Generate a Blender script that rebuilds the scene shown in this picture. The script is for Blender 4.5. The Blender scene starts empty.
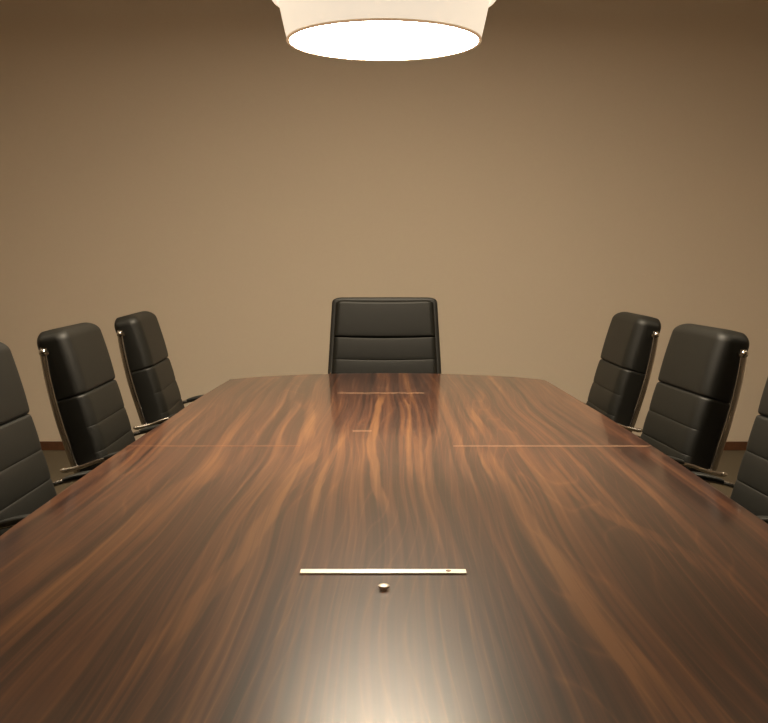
import bpy, bmesh, math
from mathutils import Vector, Matrix
C = bpy.context.scene.collection
SC = bpy.context.scene
PI = math.pi

# ---------------------------------------------------------------- helpers
def link(o, parent=None):
    C.objects.link(o)
    if parent: o.parent = parent
    return o

def tag(o, label=None, cat=None, group=None, kind=None):
    if label: o['label'] = label
    if cat: o['category'] = cat
    if group: o['group'] = group
    if kind: o['kind'] = kind
    return o

def empty(name, loc=(0, 0, 0), rz=0.0):
    o = bpy.data.objects.new(name, None)
    o.empty_display_size = .1
    o.location = loc
    o.rotation_euler = (0, 0, rz)
    return link(o)

def build(name, bm, mat, parent=None, smooth=False, angle=None):
    bmesh.ops.recalc_face_normals(bm, faces=bm.faces[:])
    me = bpy.data.meshes.new(name)
    if smooth:
        for f in bm.faces: f.smooth = True
        if angle:
            for e in bm.edges:
                if len(e.link_faces) == 2 and e.calc_face_angle(0) > math.radians(angle):
                    e.smooth = False
    bm.to_mesh(me); bm.free()
    me.materials.append(mat)
    return link(bpy.data.objects.new(name, me), parent)

def add_box(bm, lo, hi, bevel=0.0, seg=2):
    cx = [(a + b) / 2 for a, b in zip(lo, hi)]
    sz = [b - a for a, b in zip(lo, hi)]
    r = bmesh.ops.create_cube(bm, size=1.0)
    vs = r['verts']
    for v in vs:
        v.co = Vector((v.co.x * sz[0] + cx[0], v.co.y * sz[1] + cx[1], v.co.z * sz[2] + cx[2]))
    if bevel:
        es = list({e for v in vs for e in v.link_edges})
        bmesh.ops.bevel(bm, geom=es, offset=bevel, segments=seg, profile=.5, affect='EDGES')

def add_lathe(bm, prof, cx=0, cy=0, n=48, cap0=True, cap1=True):
    """prof: list of (r, z)."""
    rings = []
    for r, z in prof:
        rings.append([bm.verts.new((cx + r * math.cos(2 * PI * k / n), cy + r * math.sin(2 * PI * k / n), z)) for k in range(n)])
    for a, b in zip(rings, rings[1:]):
        for k in range(n):
            bm.faces.new((a[k], a[(k + 1) % n], b[(k + 1) % n], b[k]))
    if cap0: bm.faces.new(rings[0])
    if cap1: bm.faces.new(rings[-1])

def catmull(pts, sub=6):
    P = [Vector(p) for p in pts]
    out = []
    for i in range(len(P) - 1):
        p0 = P[max(i - 1, 0)]; p1 = P[i]; p2 = P[i + 1]; p3 = P[min(i + 2, len(P) - 1)]
        for k in range(sub):
            t = k / sub
            out.append(.5 * ((2 * p1) + (-p0 + p2) * t + (2 * p0 - 5 * p1 + 4 * p2 - p3) * t * t + (-p0 + 3 * p1 - 3 * p2 + p3) * t ** 3))
    out.append(P[-1])
    return out

def add_sweep(bm, pts, a, b, n=12, power=1.0, up=Vector((0, 1, 0)), taper=None):
    """sweep an elliptical / squarish section (half sizes a along 'up', b across) along pts."""
    rings = []
    N = len(pts)
    for i, p in enumerate(pts):
        t = (pts[min(i + 1, N - 1)] - pts[max(i - 1, 0)]).normalized()
        u = (up - t * up.dot(t)).normalized()
        w = t.cross(u)
        s = taper(i / (N - 1)) if taper else 1.0
        ring = []
        for k in range(n):
            th = 2 * PI * (k + .5) / n
            c, q = math.cos(th), math.sin(th)
            c = math.copysign(abs(c) ** power, c); q = math.copysign(abs(q) ** power, q)
            ring.append(bm.verts.new(p + u * (a * s * c) + w * (b * s * q)))
        rings.append(ring)
    for A, B in zip(rings, rings[1:]):
        for k in range(n):
            bm.faces.new((A[k], A[(k + 1) % n], B[(k + 1) % n], B[k]))
    bm.faces.new(rings[0]); bm.faces.new(rings[-1])

def add_sphere(bm, c, r, u=16, v=10, scale=(1, 1, 1)):
    bmesh.ops.create_uvsphere(bm, u_segments=u, v_segments=v, radius=r,
                              matrix=Matrix.Translation(c) @ Matrix.Diagonal((*scale, 1)))

# ---------------------------------------------------------------- materials
def new_mat(name):
    m = bpy.data.materials.new(name); m.use_nodes = True
    nt = m.node_tree
    return m, nt, nt.nodes['Principled BSDF']

def N(nt, typ, **kw):
    n = nt.nodes.new(typ)
    for k, v in kw.items():
        if k in n.inputs.keys() if hasattr(n.inputs, 'keys') else False: n.inputs[k].default_value = v
        else: setattr(n, k, v)
    return n

def math_node(nt, op, a, b=None, c=None, clamp=False):
    n = nt.nodes.new('ShaderNodeMath'); n.operation = op; n.use_clamp = clamp
    for i, v in enumerate((a, b, c)):
        if v is None: continue
        if isinstance(v, (int, float)): n.inputs[i].default_value = v
        else: nt.links.new(v, n.inputs[i])
    return n.outputs[0]

def noise(nt, vec, scale, detail=4, rough=.5, dist=0):
    n = nt.nodes.new('ShaderNodeTexNoise')
    n.inputs['Scale'].default_value = scale; n.inputs['Detail'].default_value = detail
    n.inputs['Roughness'].default_value = rough; n.inputs['Distortion'].default_value = dist
    nt.links.new(vec, n.inputs['Vector'])
    return n.outputs['Fac']

def bump(nt, h, strength, dist, bsdf):
    b = nt.nodes.new('ShaderNodeBump')
    b.inputs['Strength'].default_value = strength; b.inputs['Distance'].default_value = dist
    nt.links.new(h, b.inputs['Height']); nt.links.new(b.outputs[0], bsdf.inputs['Normal'])

def simple(name, col, rough=.5, metal=0.0, spec=.5, nscale=0, nstr=0, ndist=.001, var=0):
    m, nt, b = new_mat(name)
    b.inputs['Base Color'].default_value = (*col, 1)
    b.inputs['Roughness'].default_value = rough
    b.inputs['Metallic'].default_value = metal
    b.inputs['Specular IOR Level'].default_value = spec
    if nscale:
        tc = nt.nodes.new('ShaderNodeTexCoord')
        nz = noise(nt, tc.outputs['Object'], nscale, 5, .6)
        if nstr: bump(nt, nz, nstr, ndist, b)
        if var:
            r = nt.nodes.new('ShaderNodeValToRGB')
            r.color_ramp.elements[0].position = .3; r.color_ramp.elements[1].position = .7
            r.color_ramp.elements[0].color = (*[c * (1 - var) for c in col], 1)
            r.color_ramp.elements[1].color = (*[c * (1 + var) for c in col], 1)
            nt.links.new(nz, r.inputs[0]); nt.links.new(r.outputs[0], b.inputs['Base Color'])
    return m

M_wall = simple('wall_paint', (.555, .475, .378), .85, nscale=60, nstr=.08, ndist=.002, var=.01)
M_ceil = simple('ceiling_paint', (.72, .66, .57), .9, nscale=40, nstr=.05)
M_carpet = simple('carpet', (.12, .10, .07), .95, spec=.1, nscale=220, nstr=.6, ndist=.004, var=.25)
M_base = simple('baseboard_wood', (.085, .031, .011), .5, nscale=25, var=.2)
M_leather = simple('black_leather', (.0065, .0065, .005), .52, spec=.26, nscale=420, nstr=.12, ndist=.0006)
M_leather_side = simple('black_leather_gusset', (.012, .012, .011), .55, spec=.35, nscale=420, nstr=.1, ndist=.0006)
M_chrome = simple('chrome', (.45, .42, .38), .2, metal=1.0)
M_arm = simple('black_armrest_plastic', (.018, .019, .017), .38)
M_black = simple('black_nylon', (.015, .015, .015), .5)
M_alu = simple('brushed_aluminium', (.80, .74, .66), .38, metal=.85, nscale=120, nstr=.04)
M_seam = simple('veneer_joint', (.42, .25, .15), .4)  # pale tone paints the bevel highlight into the joint lines
M_seam_dim = simple('veneer_joint_dull', (.22, .10, .05), .4)  # fainter painted bevel highlight for the left joint; also colours the screw
M_trim = None

def emit(name, col, strength, tex=False):
    m, nt, b = new_mat(name)
    b.inputs['Base Color'].default_value = (.8, .74, .62, 1)
    b.inputs['Roughness'].default_value = .8
    b.inputs['Emission Color'].default_value = (*col, 1)
    b.inputs['Emission Strength'].default_value = strength
    if tex:
        tc = nt.nodes.new('ShaderNodeTexCoord')
        mp = nt.nodes.new('ShaderNodeMapping'); mp.inputs['Scale'].default_value = (1, 1, 8)
        nt.links.new(tc.outputs['Object'], mp.inputs[0])
        nz = noise(nt, mp.outputs[0], 30, 3)
        bump(nt, nz, .1, .001, b)
    return m
M_diff = emit('lamp_diffuser', (1, .85, .65), 46.0)
M_shade = emit('lamp_shade_linen', (1, .86, .68), .74, True)
M_up_fill = emit('added_uplight_fill', (1, .85, .65), 28.0)  # upward glow added on the lamp to brighten ceiling and upper wall
M_trim = emit('lamp_rim_tan', (1, .62, .34), .22)  # slight emission stands in for light coming through the rim
M_fill = emit('ceiling_fill_glow', (1, .86, .66), 3.0)  # glowing face of the added ceiling fill lights

def wood_mat():
    m, nt, b = new_mat('rosewood_veneer')
    L = nt.links
    tc = nt.nodes.new('ShaderNodeTexCoord')
    sp = nt.nodes.new('ShaderNodeSeparateXYZ'); L.new(tc.outputs['Object'], sp.inputs[0])
    X, Y = sp.outputs[0], math_node(nt, 'ADD', sp.outputs[1], 3.1)
    def vec(x, y, z=0.0):
        c = nt.nodes.new('ShaderNodeCombineXYZ')
        for i, v in enumerate((x, y, z)):
            if isinstance(v, (int, float)): c.inputs[i].default_value = v
            else: L.new(v, c.inputs[i])
        return c.outputs[0]
    mul = lambda a, k: math_node(nt, 'MULTIPLY', a, k)
    add = lambda a, k: math_node(nt, 'ADD', a, k)
    # slow and quick wander of the grain
    w1 = add(noise(nt, vec(mul(X, 1.7), mul(Y, .55)), 1.0, 1, .5), -.5)
    w2 = add(noise(nt, vec(mul(X, 9), mul(Y, 1.1), 3.3), 1.0, 2, .5), -.5)
    xx = add(X, add(mul(w1, .13), mul(w2, .020)))
    band = noise(nt, vec(mul(xx, 15.0), mul(Y, .24), 7.0), 1.0, 4, .65)
    fine = noise(nt, vec(mul(xx, 130), mul(Y, .9), 1.0), 1.0, 1, .6)
    mid = noise(nt, vec(mul(xx, 42), mul(Y, .35), 5.0), 1.0, 2, .6)
    # growth rings: contour lines of a stretched noise field
    field = add(mul(noise(nt, vec(mul(xx, 3.2), mul(Y, .26), 11.0), 1.0, 2, .45), 16), mul(xx, 24))
    ring = math_node(nt, 'ABSOLUTE', math_node(nt, 'SINE', mul(field, 3.1416 * 1.6)))
    line = math_node(nt, 'POWER', math_node(nt, 'SUBTRACT', 1.0, ring), 5.0)
    # orange sapwood streaks that wander down the table
    Yn = math_node(nt, 'DIVIDE', Y, 6.0)
    def streak(pts, width, gain, seed):
        fc = nt.nodes.new('ShaderNodeFloatCurve')
        cv = fc.mapping.curves[0]
        pts = sorted((y, x) for x, y in pts)
        while len(cv.points) < len(pts): cv.points.new(.5, .5)
        for p, (y, x) in zip(cv.points, pts): p.location = (y / 6.0, x / 2 + .5)
        fc.mapping.update()
        L.new(Yn, fc.inputs['Value'])
        cx = mul(add(fc.outputs[0], -.5), 2.0)
        nz = add(noise(nt, vec(seed, mul(Y, 3.0), mul(X, 3)), 1.0, 2), -.5)
        d = math_node(nt, 'ABSOLUTE', add(math_node(nt, 'SUBTRACT', X, cx), mul(nz, width * 1.6)))
        g = math_node(nt, 'SUBTRACT', 1.0, math_node(nt, 'DIVIDE', d, width), clamp=True)
        y0, y1 = pts[0][0], pts[-1][0]
        e0 = math_node(nt, 'DIVIDE', math_node(nt, 'SUBTRACT', Y, y0 - .1), .25, clamp=True)
        e1 = math_node(nt, 'DIVIDE', math_node(nt, 'SUBTRACT', y1 + .15, Y), .3, clamp=True)
        mod = add(mul(noise(nt, vec(mul(X, 2), mul(Y, 1.5), seed), 1.0, 2), 1.0), .45)
        g = math_node(nt, 'SMOOTH_MIN', mul(g, 3.0), 1.0, .3)
        return math_node(nt, 'MULTIPLY', mul(math_node(nt, 'MULTIPLY', g, mul(mod, gain)), e0), e1)
    S = []
    for i, (pts, w, g) in enumerate(STREAKS):
        S.append(streak(pts, w, g, 1.7 * i))
    tot = S[0]
    for s in S[1:]: tot = math_node(nt, 'MAXIMUM', tot, s)
    hi = noise(nt, vec(mul(xx, 85), mul(Y, .5), 9.0), 1.0, 1, .6)
    v = add(add(mul(band, 1.65), mul(mid, .8)), mul(hi, .75))
    v = add(v, mul(add(line, -.3), .22))
    v = add(v, mul(fine, .5))
    v = add(v, -1.335)
    v = add(v, mul(tot, .36))
    r = nt.nodes.new('ShaderNodeValToRGB')
    cr = r.color_ramp
    cr.elements[0].position = .10; cr.elements[0].color = (.019, .0066, .0042, 1)
    cr.elements[1].position = 1.0; cr.elements[1].color = (.22, .098, .038, 1)
    for p, c in ((.34, (.040, .0138, .0082)), (.50, (.070, .0245, .0138)), (.68, (.118, .044, .0195)), (.85, (.162, .067, .027))):
        e = cr.elements.new(p); e.color = (*c, 1)
    L.new(v, r.inputs[0])
    mx = nt.nodes.new('ShaderNodeMix'); mx.data_type = 'RGBA'; mx.blend_type = 'MIX'
    L.new(mul(line, .10), mx.inputs['Factor']); L.new(r.outputs[0], mx.inputs['A'])
    mx.inputs['B'].default_value = (.15, .064, .030, 1)
    L.new(mx.outputs['Result'], b.inputs['Base Color'])
    b.inputs['Roughness'].default_value = .27
    b.inputs['Specular IOR Level'].default_value = .5
    b.inputs['Roughness'].default_value = .32
    b.inputs['Coat Weight'].default_value = .72
    b.inputs['Coat Roughness'].default_value = .10
    b.inputs['Coat IOR'].default_value = 1.75
    return m

STREAKS = [
    ([(.282, 3.065), (.296, 2.541), (.307, 2.087), (.320, 1.672), (.336, 1.451), (.363, 1.262)], .028, 1.0),
    ([(.466, 2.908), (.481, 2.302), (.55, 2.049), (.595, 1.757)], .024, .7),
    ([(-.214, 3.065), (-.269, 1.99), (-.303, 1.622), (-.335, 1.405)], .024, .95),
    ([(-.444, 2.968), (-.53, 1.948), (-.558, 1.486)], .045, .7),
    ([(-.008, 4.3), (-.037, 3.6), (-.037, 2.984), (-.004, 2.33)], .016, 1.3),
    ([(-.157, 2.237), (-.159, 2.765), (-.13, 3.3)], .010, .9),
    ([(.181, 3.436), (.106, 2.765), (.118, 2.219), (.139, 1.682), (.139, 1.228)], .020, .5),
    ([(.07, 4.2), (.08, 3.4), (.085, 2.7)], .025, .7),
    ([(.40, 4.4), (.33, 3.8), (.285, 3.25)], .025, .6),
    ([(-.30, 4.2), (-.26, 3.6), (-.23, 3.2)], .022, .6),
]
M_wood = wood_mat()

# ---------------------------------------------------------------- the room
XL, XR, YN, YF, ZC = -3.3, 3.3, -2.2, 7.24, 3.20
def struct(name, lo, hi, mat):
    bm = bmesh.new(); add_box(bm, lo, hi)
    return tag(build(name, bm, mat), kind='structure')
struct('floor', (XL, YN, -.1), (XR, YF, 0), M_carpet)
struct('ceiling', (XL - .1, YN - .1, ZC), (XR + .1, YF + .1, ZC + .1), M_ceil)
struct('wall_far', (XL - .1, YF, -.1), (XR + .1, YF + .1, ZC), M_wall)
struct('wall_near', (XL - .1, YN - .1, -.1), (XR + .1, YN, ZC), M_wall)
struct('wall_left', (XL - .1, YN, -.1), (XL, YF, ZC), M_wall)
struct('wall_right', (XR, YN, -.1), (XR + .1, YF, ZC), M_wall)
def baseboard(name, lo, hi):
    bm = bmesh.new(); add_box(bm, lo, hi, .003)
    tag(build(name, bm, M_base), kind='structure')
baseboard('baseboard_far', (XL, YF - .014, 0), (XR, YF, .062))
baseboard('baseboard_left', (XL, YN, 0), (XL + .014, YF - .014, .062))
baseboard('baseboard_right', (XR - .014, YN, 0), (XR, YF - .014, .062))
baseboard('baseboard_near', (XL + .014, YN, 0), (XR - .014, YN + .014, .062))

# ---------------------------------------------------------------- table
TZ = .75
table = tag(empty('conference_table', (0, 3.1, 0)),
            'long polished dark rosewood boardroom table with bowed far end in the middle of the room', 'table')
def local(o, parent=table):
    o.parent = parent
    return o
def outline():
    R = [(.812, 2.2), (.811, 2.9), (.803, 3.4), (.795, 3.8), (.780, 4.2), (.766, 4.6), (.756, 4.85), (.751, 4.915)]
    endR = [(.735, 4.945), (.66, 5.02), (.603, 5.065), (.49, 5.125), (.37, 5.172), (.2, 5.215), (0, 5.23)]
    Lf = [(-x + (.03 if y < 3.9 else .018), y) for x, y in R]
    endL = [(-x, y) for x, y in endR[:-1]][::-1]
    far = R + endR + endL + Lf[::-1]
    near_end = [(-.75, 1.28), (-.735, 1.25), (-.66, 1.18), (-.603, 1.14), (-.49, 1.08), (-.37, 1.03), (-.2, .985), (0, .97),
                (.2, .985), (.37, 1.03), (.49, 1.08), (.603, 1.14), (.66, 1.18), (.735, 1.25), (.752, 1.28)]
    near_end = [(x, y - .06) for x, y in near_end]
    return [(.800, 1.7)] + far + [(-.770, 1.7)] + near_end
def slab(name, pts, z0, z1, mat, parent, bev=.006):
    bm = bmesh.new()
    lo = [bm.verts.new((x, y - 3.1, z0)) for x, y in pts]
    bot = bm.faces.new(lo)
    r = bmesh.ops.extrude_face_region(bm, geom=[bot])
    for v in r['geom']:
        if isinstance(v, bmesh.types.BMVert): v.co.z = z1
    bmesh.ops.recalc_face_normals(bm, faces=bm.faces[:])
    es = [e for e in bm.edges if abs(e.verts[0].co.z - e.verts[1].co.z) < 1e-6]
    bmesh.ops.bevel(bm, geom=es, offset=bev, segments=3, profile=.5, affect='EDGES')
    return build(name, bm, mat, parent)
slab('tabletop', outline(), TZ - .04, TZ, M_wood, table)
def scale_outline(k, dy):
    o = outline()
    return [(x * k, 3.1 + (y - 3.1) * dy) for x, y in o]
slab('apron', scale_outline(.80, .90), TZ - .10, TZ - .0402, M_black, table, .004)
def lift(y): return y - 3.1
for y in (1.9, 4.3):
    bm = bmesh.new()
    add_box(bm, (-.26, lift(y) - .22, .07), (.26, lift(y) + .22, TZ - .1), .02, 3)
    build('pedestal', bm, M_wood, table)
    bm = bmesh.new()
    add_box(bm, (-.30, lift(y) - .27, 0), (.30, lift(y) + .27, .07), .01, 2)
    build('plinth', bm, M_black, table)
bm = bmesh.new(); add_box(bm, (-.02, lift(2.12), .25), (.02, lift(4.08), TZ - .1), .004)
build('modesty_panel', bm, M_wood, table)
def strip(name, x0, x1, y, w, h, mat, bev=0):
    bm = bmesh.new(); add_box(bm, (x0, lift(y) - w / 2, TZ - .002), (x1, lift(y) + w / 2, TZ + h), bev)
    return build(name, bm, mat, table)
strip('veneer_joint', -.775, -.255, 3.132, .007, .0003, M_seam_dim)
strip('veneer_joint', .205, .795, 3.132, .006, .0003, M_seam)
strip('cable_flap_joint', -.20, .165, 4.42, .009, .0003, M_seam)
strip('cable_flap_joint', -.105, -.043, 3.415, .007, .0003, M_seam)
s = strip('cable_flap_trim', -.151, .1445, 1.834, .024, .0035, M_alu, .0012)
tag(s, 'long pale brushed metal strip across the near half of the tabletop')
bm = bmesh.new()
add_lathe(bm, [(.0045, TZ + .0034), (.0045, TZ + .0046), (.003, TZ + .005)], .113, lift(1.834), 16)
build('screw', bm, M_seam_dim, s, True, 40)
bm = bmesh.new()
add_lathe(bm, [(.006, TZ - .001), (.006, TZ + .003), (.0095, TZ + .004), (.010, TZ + .007), (.008, TZ + .0085)], -.002, lift(1.737), 24)
tag(build('cable_flap_knob', bm, M_alu, table, True, 50), 'small metal knob in front of the long metal strip')

# ---------------------------------------------------------------- chairs
class Cushion:
    """upholstered pad: rows run up the reclined back, each row a rounded-rectangle section."""
    def __init__(s, base, tilt):
        s.B = Vector(base)
        s.u = Vector((-math.sin(tilt), 0, math.cos(tilt)))
        s.n = Vector((math.cos(tilt), 0, math.sin(tilt)))
    def make(s, s0, s1, hw, T, seams, puff, ry, rd, rback, rtop, rbot, corner=None, bow=0.0, d0=0.0, sag=0.0, curve=0.0):
        bm = bmesh.new()
        cuts = [s0] + list(seams) + [s1]
        rows = set()
        n = 60
        for i in range(n + 1): rows.add(round(s0 + (s1 - s0) * i / n, 5))
        for q in seams:
            for dlt in (-.007, -.0035, -.0015, 0, .0015, .0035, .007): rows.add(round(q + dlt, 5))
        for k in range(9):
            a = PI / 2 * k / 8
            if rtop: rows.add(round(s1 - rtop * (1 - math.sin(a)), 5))
            if rbot: rows.add(round(s0 + rbot * (1 - math.sin(a)), 5))
            if corner: rows.add(round(s1 - corner * (1 - math.sin(a)), 5))
        rows = sorted(r for r in rows if s0 - 1e-6 <= r <= s1 + 1e-6)
        rings = []
        for q in rows:
            # end rounding, as a recess of front and back
            rec = 0.0; recb = 0.0
            if rtop and q > s1 - rtop:
                t = (q - (s1 - rtop)) / rtop; rec = rtop * (1 - math.sqrt(max(0, 1 - t * t)))
            if rbot and q < s0 + rbot:
                t = ((s0 + rbot) - q) / rbot; rec = rbot * (1 - math.sqrt(max(0, 1 - t * t)))
            recb = rec * .35
            wy = hw(q)
            if corner and q > s1 - corner:
                t = (q - (s1 - corner)) / corner; wy -= corner * (1 - math.sqrt(max(0, 1 - t * t)))
            wy -= min(rec, .02) * .5
            pf = 0.0
            for a, b in zip(cuts, cuts[1:]):
                if a <= q <= b and b > a:
                    t = (q - a) / (b - a); pf = puff * (max(0.0, math.sin(PI * t)) ** .3)
            # section
            pts = []
            d_f = d0 - rec; d_b = d0 - T + recb
            rr = min(rd, (d_f - d_b) * .6)
            nf = 14
            for k in range(nf + 1):     # front face, -y to +y
                y = -wy + ry + (2 * wy - 2 * ry) * k / nf
                pts.append((y, d_f, 1.0))
            for k in range(1, 9):       # front +y corner
                a = PI / 2 * k / 8
                pts.append((wy - ry + ry * math.sin(a), d_f - rr * (1 - math.cos(a)), math.cos(a) ** .8 if k < 8 else 0.0))
            rb = min(rback, (d_f - rr - d_b) * .9)
            for k in range(0, 5):
                a = PI / 2 * k / 4
                pts.append((wy - rb * (1 - math.cos(a)), d_b + rb * (1 - math.sin(a)), 0.0))
            for k in range(1, 8):
                pts.append((wy - rb - (2 * wy - 2 * rb) * k / 8, d_b, 0.0))
            for k in range(0, 5):
                a = PI / 2 * (4 - k) / 4
                pts.append((-wy + rb * (1 - math.cos(a)), d_b + rb * (1 - math.sin(a)), 0.0))
            for k in range(1, 9):
                a = PI / 2 * (8 - k) / 8
                if k == 8: break
                pts.append((-(wy - ry + ry * math.sin(a)), d_f - rr * (1 - math.cos(a)), math.cos(a) ** .8))
            ring = []
            for y, d, wgt in pts:
                yn = y / max(wy, 1e-4)
                dd = d + wgt * pf * (1 - .25 * yn * yn) - bow * (1 - yn * yn) * wgt
                sv = q - sag * (1 - yn * yn)
                off = curve * (q ** 2)
                ring.append(bm.verts.new(s.B + s.u * sv + s.n * (dd - off) + Vector((0, y, 0))))
            rings.append(ring)
        m = len(rings[0])
        for A, Bq in zip(rings, rings[1:]):
            for k in range(m):
                bm.faces.new((A[k], A[(k + 1) % m], Bq[(k + 1) % m], Bq[k]))
        bm.faces.new(rings[0]); bm.faces.new(rings[-1])
        return bm

def seat_cushion(hw, x0, x1, z0, z1):
    """a soft rounded seat pad with a waterfall front."""
    bm = bmesh.new()
    nx, ny = 28, 20
    def P(i, j, top):
        u = i / nx; v = j / ny
        x = x0 + (x1 - x0) * u; y = -hw + 2 * hw * v
        ex = min(u, 1 - u) * (x1 - x0); ey = min(v, 1 - v) * 2 * hw
        e = min(ex, ey); r = .035
        k = math.sqrt(max(0, 1 - (1 - min(e / r, 1)) ** 2))
        groove = .004 * sum(math.exp(-((x - g) / .004) ** 2) for g in (x0 + .14, x0 + .26, x0 + .38))
        zc = (z0 + z1) / 2
        drop = -.02 * max(0, (u - .8) / .2) ** 2
        z = zc + ((z1 - zc) * k - groove if top else -(zc - z0) * k) + drop
        return (x, y, z)
    top = [[bm.verts.new(P(i, j, True)) for j in range(ny + 1)] for i in range(nx + 1)]
    bot = [[top[i][j] if i in (0, nx) or j in (0, ny) else bm.verts.new(P(i, j, False)) for j in range(ny + 1)] for i in range(nx + 1)]
    for i in range(nx):
        for j in range(ny):
            bm.faces.new((top[i][j], top[i + 1][j], top[i + 1][j + 1], top[i][j + 1]))
            f = (bot[i][j], bot[i][j + 1], bot[i + 1][j + 1], bot[i + 1][j])
            if len(set(f)) == 4 and not bm.faces.get(f): bm.faces.new(f)
    return bm

def add_base(root):
    bm = bmesh.new()
    add_lathe(bm, [(.028, .085), (.032, .11), (.032, .22), (.020, .225), (.020, .40), (.05, .405), (.05, .42)])
    build('gas_column', bm, M_chrome, root, True, 40)
    for k in range(5):
        a = 2 * PI * k / 5 + .3
        bm = bmesh.new()
        pts = [Vector((r * math.cos(a), r * math.sin(a), z)) for r, z in ((.0, .11), (.10, .108), (.20, .095), (.30, .078))]
        add_sweep(bm, catmull(pts, 4), .012, .022, 12, .6, Vector((0, 0, 1)), lambda t: 1 - .35 * t)
        leg = build('base_leg', bm, M_chrome, root, True, 50)
        bm = bmesh.new()
        cx, cy = .30 * math.cos(a), .30 * math.sin(a)
        tan = Vector((-math.sin(a), math.cos(a), 0))
        for sgn in (-1, 1):
            mt = Matrix.Translation(Vector((cx, cy, .028)) + tan * (.015 * sgn)) @ Matrix.Rotation(a, 4, 'Z') @ Matrix.Rotation(PI / 2, 4, 'X')
            bmesh.ops.create_cone(bm, cap_ends=True, segments=20, radius1=.028, radius2=.028, depth=.018, matrix=mt)
        bmesh.ops.create_cone(bm, cap_ends=True, segments=12, radius1=.008, radius2=.008, depth=.05,
                              matrix=Matrix.Translation((cx, cy, .055)))
        build('caster', bm, M_black, leg, True, 40)

def make_side_chair():
    root = empty('conference_chair')
    t = math.radians(15.5)
    cu = Cushion((-.202, 0, .45), t)
    hw = lambda q: .247 + .006 * min(1, max(0, (q - .1) / .4))
    bm = cu.make(.0, .424, hw, .100, [.125, .222, .312], .006, .055, .036, .014, .010, .03, curve=.02)
    build('backrest', bm, M_leather, root, True)
    bm = cu.make(.424, .662, hw, .100, [], .010, .055, .042, .020, .048, .010, corner=.042, curve=.02)
    build('headrest', bm, M_leather, root, True)
    build('seat', seat_cushion(.25, -.23, .26, .42, .51), M_leather, root, True)
    bm = bmesh.new(); add_box(bm, (-.18, -.20, .40), (.18, .20, .428), .008)
    build('seat_frame', bm, M_black, root)
    for sg in (-1, 1):
        pts = catmull([(-.446, sg * .252, 1.013), (-.445, sg * .256, .983), (-.431, sg * .258, .90), (-.408, sg * .259, .80),
                       (-.379, sg * .259, .70), (-.346, sg * .258, .60), (-.300, sg * .256, .52), (-.24, sg * .252, .455), (-.14, sg * .225, .425), (-.06, sg * .19, .415)], 6)
        bm = bmesh.new(); add_sweep(bm, pts, .005, .0115, 12, .55)
        bar = build('side_bar', bm, M_chrome, root, True, 50)
        bm = bmesh.new()
        add_sphere(bm, (-.447, sg * .262, 1.000), .0125)
        bmesh.ops.create_cone(bm, cap_ends=True, segments=14, radius1=.007, radius2=.007, depth=.06,
                              matrix=Matrix.Translation((-.430, sg * .245, .998)) @ Matrix.Rotation(PI / 2, 4, 'X'))
        build('bolt', bm, M_chrome, bar, True, 40)
        # arm loop
        pts = catmull([(-.388, sg * .268, .600), (-.33, sg * .272, .612), (-.26, sg * .276, .637), (-.17, sg * .278, .655), (-.09, sg * .277, .652),
                       (-.03, sg * .273, .62), (0, sg * .262, .54), (.01, sg * .245, .45), (.0, sg * .19, .415)], 6)
        bm = bmesh.new(); add_sweep(bm, pts, .008, .008, 12, 1.0)
        arm = build('armrest', bm, M_chrome, root, True, 50)
        pts = catmull([(-.245, sg * .276, .645), (-.21, sg * .277, .655), (-.16, sg * .278, .664), (-.10, sg * .277, .663), (-.06, sg * .275, .648)], 6)
        bm = bmesh.new()
        add_sweep(bm, pts, .020, .010, 14, .75, taper=lambda q: .35 + .65 * math.sin(PI * min(1, max(0, .06 + .88 * q))) ** .5)
        build('arm_pad', bm, M_arm, arm, True, 60)
        bm = bmesh.new()
        add_sphere(bm, (-.382, sg * .267, .601), .011, scale=(1.6, 1, .8))
        build('bracket', bm, M_chrome, arm, True)
    add_base(root)
    return root

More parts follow.
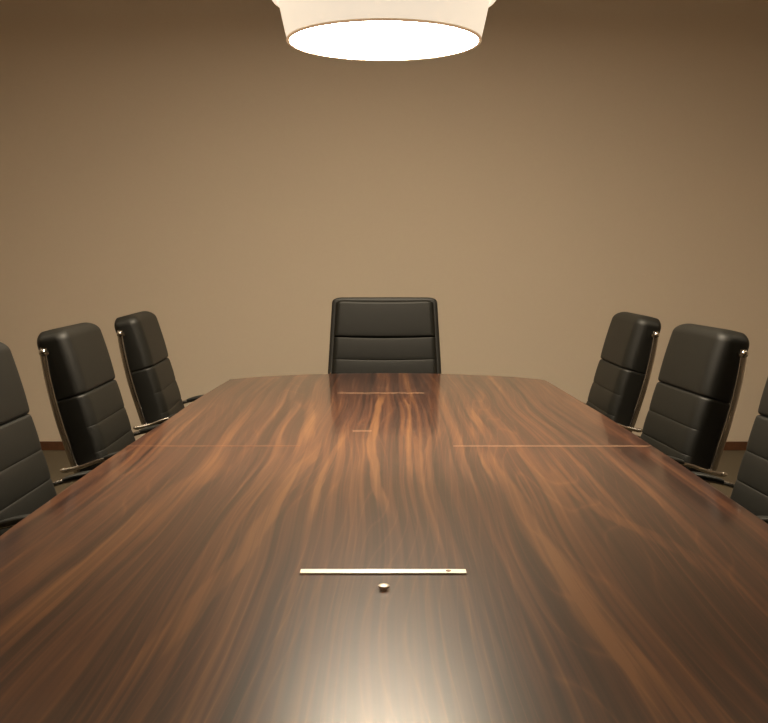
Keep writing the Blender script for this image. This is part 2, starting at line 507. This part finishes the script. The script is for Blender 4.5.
def make_head_chair():
    root = empty('executive_chair')
    t = math.radians(11)
    cu = Cushion((-.235, 0, .47), t)
    hw = lambda q: .303 - .024 * max(0, (q - .2)) / .455 * 1.0 if q > .2 else .303
    # outer upholstered shell
    bm = cu.make(-.02, .658, hw, .055, [], .0, .02, .02, .02, .018, .02, corner=.032, bow=-.004, d0=0.0)
    build('backrest_shell', bm, M_leather_side, root, True)
    hi = lambda q: hw(q) - .022
    bm = cu.make(.0, .444, hi, .045, [.11, .21, .325], .006, .03, .022, .01, .008, .02, bow=.006, d0=.022, sag=.006)
    build('backrest', bm, M_leather, root, True)
    bm = cu.make(.444, .640, hi, .05, [], .008, .03, .024, .01, .020, .010, corner=.024, bow=.006, d0=.026, sag=.004)
    build('headrest', bm, M_leather, root, True)
    build('seat', seat_cushion(.28, -.25, .28, .42, .53), M_leather, root, True)
    bm = bmesh.new(); add_box(bm, (-.2, -.22, .40), (.2, .22, .428), .008)
    build('seat_frame', bm, M_black, root)
    bm = bmesh.new()
    add_sweep(bm, catmull([(-.335, 0, .68), (-.325, 0, .56), (-.28, 0, .45), (-.18, 0, .413), (-.05, 0, .41)], 6), .04, .008, 12, .5)
    build('back_support', bm, M_chrome, root, True, 50)
    for sg in (-1, 1):
        pts = catmull([(-.25, sg * .30, .62), (-.18, sg * .315, .632), (0, sg * .318, .64), (.10, sg * .316, .63), (.13, sg * .308, .56),
                       (.10, sg * .28, .44), (.06, sg * .20, .413)], 6)
        bm = bmesh.new(); add_sweep(bm, pts, .014, .007, 12, .6)
        arm = build('armrest', bm, M_chrome, root, True, 50)
        bm = bmesh.new()
        add_sweep(bm, catmull([(-.2, sg * .314, .643), (-.1, sg * .317, .650), (0, sg * .318, .653), (.09, sg * .316, .645)], 6), .026, .011, 14, .7,
                  taper=lambda q: .6 + .4 * math.sin(PI * min(1, max(0, .05 + .9 * q))) ** .5)
        build('arm_pad', bm, M_arm, arm, True, 60)
    add_base(root)
    return root

def copy_tree(o, parent=None):
    c = o.copy(); C.objects.link(c)
    if parent: c.parent = parent
    for ch in list(o.children): copy_tree(ch, c)
    return c

CH = [  # x, y, rz, label
    (-.701, 3.78, 0.02, 'black leather high-back chair on the left side, middle of the left row'),
    (-.682, 4.71, 0.05, 'black leather high-back chair on the left side, farthest from the viewer, by the table corner'),
    (-.725, 2.86, 0.0, 'black leather high-back chair on the left side, nearest, cut by the left photo edge'),
    (.715, 3.68, PI + .07, 'black leather high-back chair on the right side, middle of the right row'),
    (.674, 4.62, PI + .01, 'black leather high-back chair on the right side, farthest from the viewer, by the table corner'),
    (.782, 2.83, PI + .05, 'black leather high-back chair on the right side, nearest, cut by the right photo edge'),
]
first = make_side_chair()
for i, (x, y, rz, lab) in enumerate(CH):
    o = first if i == 0 else copy_tree(first)
    o.location = (x, y, 0); o.rotation_euler = (0, 0, rz)
    tag(o, lab, 'chair', 'chairs along the sides of the table')
h = make_head_chair()
h.location = (-.002, 5.245, 0); h.rotation_euler = (0, 0, -PI / 2)
tag(h, 'wide black leather executive chair alone at the far end of the table, facing the viewer', 'chair')

# ---------------------------------------------------------------- pendant lamp
LX, LY, LZ = -.003, 3.2, 1.947
lamp = tag(empty('pendant_lamp', (LX, LY, LZ)),
           'large round cream two-tier pendant lamp glowing white above the table', 'lamp')
def shell(prof, th=.004):
    """closed thin-walled lathe from an outer profile."""
    return prof + [(r - th, z) for r, z in prof[::-1]]
def lathe_closed(bm, prof, n=96):
    rings = [[bm.verts.new((r * math.cos(2 * PI * k / n), r * math.sin(2 * PI * k / n), z)) for k in range(n)] for r, z in prof]
    rings.append(rings[0])
    for a, b in zip(rings, rings[1:]):
        for k in range(n):
            bm.faces.new((a[k], a[(k + 1) % n], b[(k + 1) % n], b[k]))
bm = bmesh.new(); lathe_closed(bm, shell([(.286, .003), (.299, .06), (.310, .112)]))
build('lower_shade', bm, M_shade, lamp, True, 40)
bm = bmesh.new(); lathe_closed(bm, [(.304, .113), (.318, .113), (.330, .122), (.344, .140), (.352, .22), (.360, .30), (.356, .30), (.340, .142), (.326, .126), (.304, .117)])
build('upper_shade', bm, M_shade, lamp, True, 40)
bm = bmesh.new(); lathe_closed(bm, [(.279, 0), (.285, -.001), (.2885, .002), (.2875, .006), (.284, .007), (.279, .004)])
build('rim', bm, M_trim, lamp, True, 60)
bm = bmesh.new(); add_lathe(bm, [(.2815, .014), (.2815, .020)], n=96)
build('diffuser', bm, M_diff, lamp, True, 40)
bm = bmesh.new(); add_lathe(bm, [(.354, .292), (.354, .297)], n=96)
build('top_fill_disc', bm, M_up_fill, lamp, True, 40)  # unseen glowing disc, added as upward fill light
bm = bmesh.new(); add_lathe(bm, [(.012, .297), (.012, .33), (.004, .34), (.004, ZC - LZ - .03)], n=16)
build('cord', bm, M_black, lamp, True, 40)
bm = bmesh.new(); add_lathe(bm, [(.02, ZC - LZ - .035), (.055, ZC - LZ - .025), (.06, ZC - LZ)], n=32)
build('ceiling_canopy', bm, M_chrome, lamp, True, 40)

# ---------------------------------------------------------------- added ceiling fill lights, out of frame, to brighten the far wall
def area(name, loc, rot, size, power, col, parent=None, spread=PI):
    l = bpy.data.lights.new(name, 'AREA'); l.shape = 'DISK'; l.size = size
    l.energy = power; l.color = col; l.spread = spread
    o = bpy.data.objects.new(name, l); o.location = loc; o.rotation_euler = rot
    return link(o, parent)

DL = [(0, 4.2), (-2.3, 3.7), (2.3, 3.7)]
FILL_W = [108, 10, 10]
where = ['between the pendant lamp and the far wall', 'above the left row of chairs', 'above the right row of chairs']
for (x, y), w, wh in zip(DL, FILL_W, where):
    d = tag(empty('added_ceiling_fill', (x, y, ZC)), 'added unseen round ceiling fill light ' + wh, 'fill_light')
    bm = bmesh.new(); lathe_closed(bm, [(.325, -.001), (.310, -.008), (.302, -.006), (.302, -.001)], 40)
    build('fill_trim_ring', bm, M_chrome, d, True, 50)
    bm = bmesh.new(); add_lathe(bm, [(.300, -.004), (.300, -.001)], n=48)
    build('lens', bm, M_fill, d, True, 50)
    area('fill_beam', (0, 0, -.012), (0, 0, 0), .58, w, (1, .84, .62), d, math.radians(170))

w = bpy.data.worlds.new('world'); SC.world = w; w.use_nodes = True
w.node_tree.nodes['Background'].inputs[0].default_value = (.02, .016, .012, 1)
w.node_tree.nodes['Background'].inputs[1].default_value = 1.0

# ---------------------------------------------------------------- camera
cd = bpy.data.cameras.new('camera')
f = 1056.0
cd.sensor_width = 36; cd.sensor_fit = 'HORIZONTAL'; cd.lens = 36 * f / 768
cd.clip_start = .05
cam = bpy.data.objects.new('camera', cd); link(cam)
cam.location = (0, 0, 1.30)
cam.rotation_euler = (PI / 2 - math.atan(99.5 / f), 0, math.atan(1 / f))
SC.camera = cam
SC.view_settings.view_transform = 'Standard'
SC.view_settings.look = 'None'
SC.view_settings.gamma = 1
SC.view_settings.use_curve_mapping = False
SC.view_settings.exposure = 0.08
SC.cycles.use_denoising = True
SC.cycles.max_bounces = 10
SC.cycles.diffuse_bounces = 6
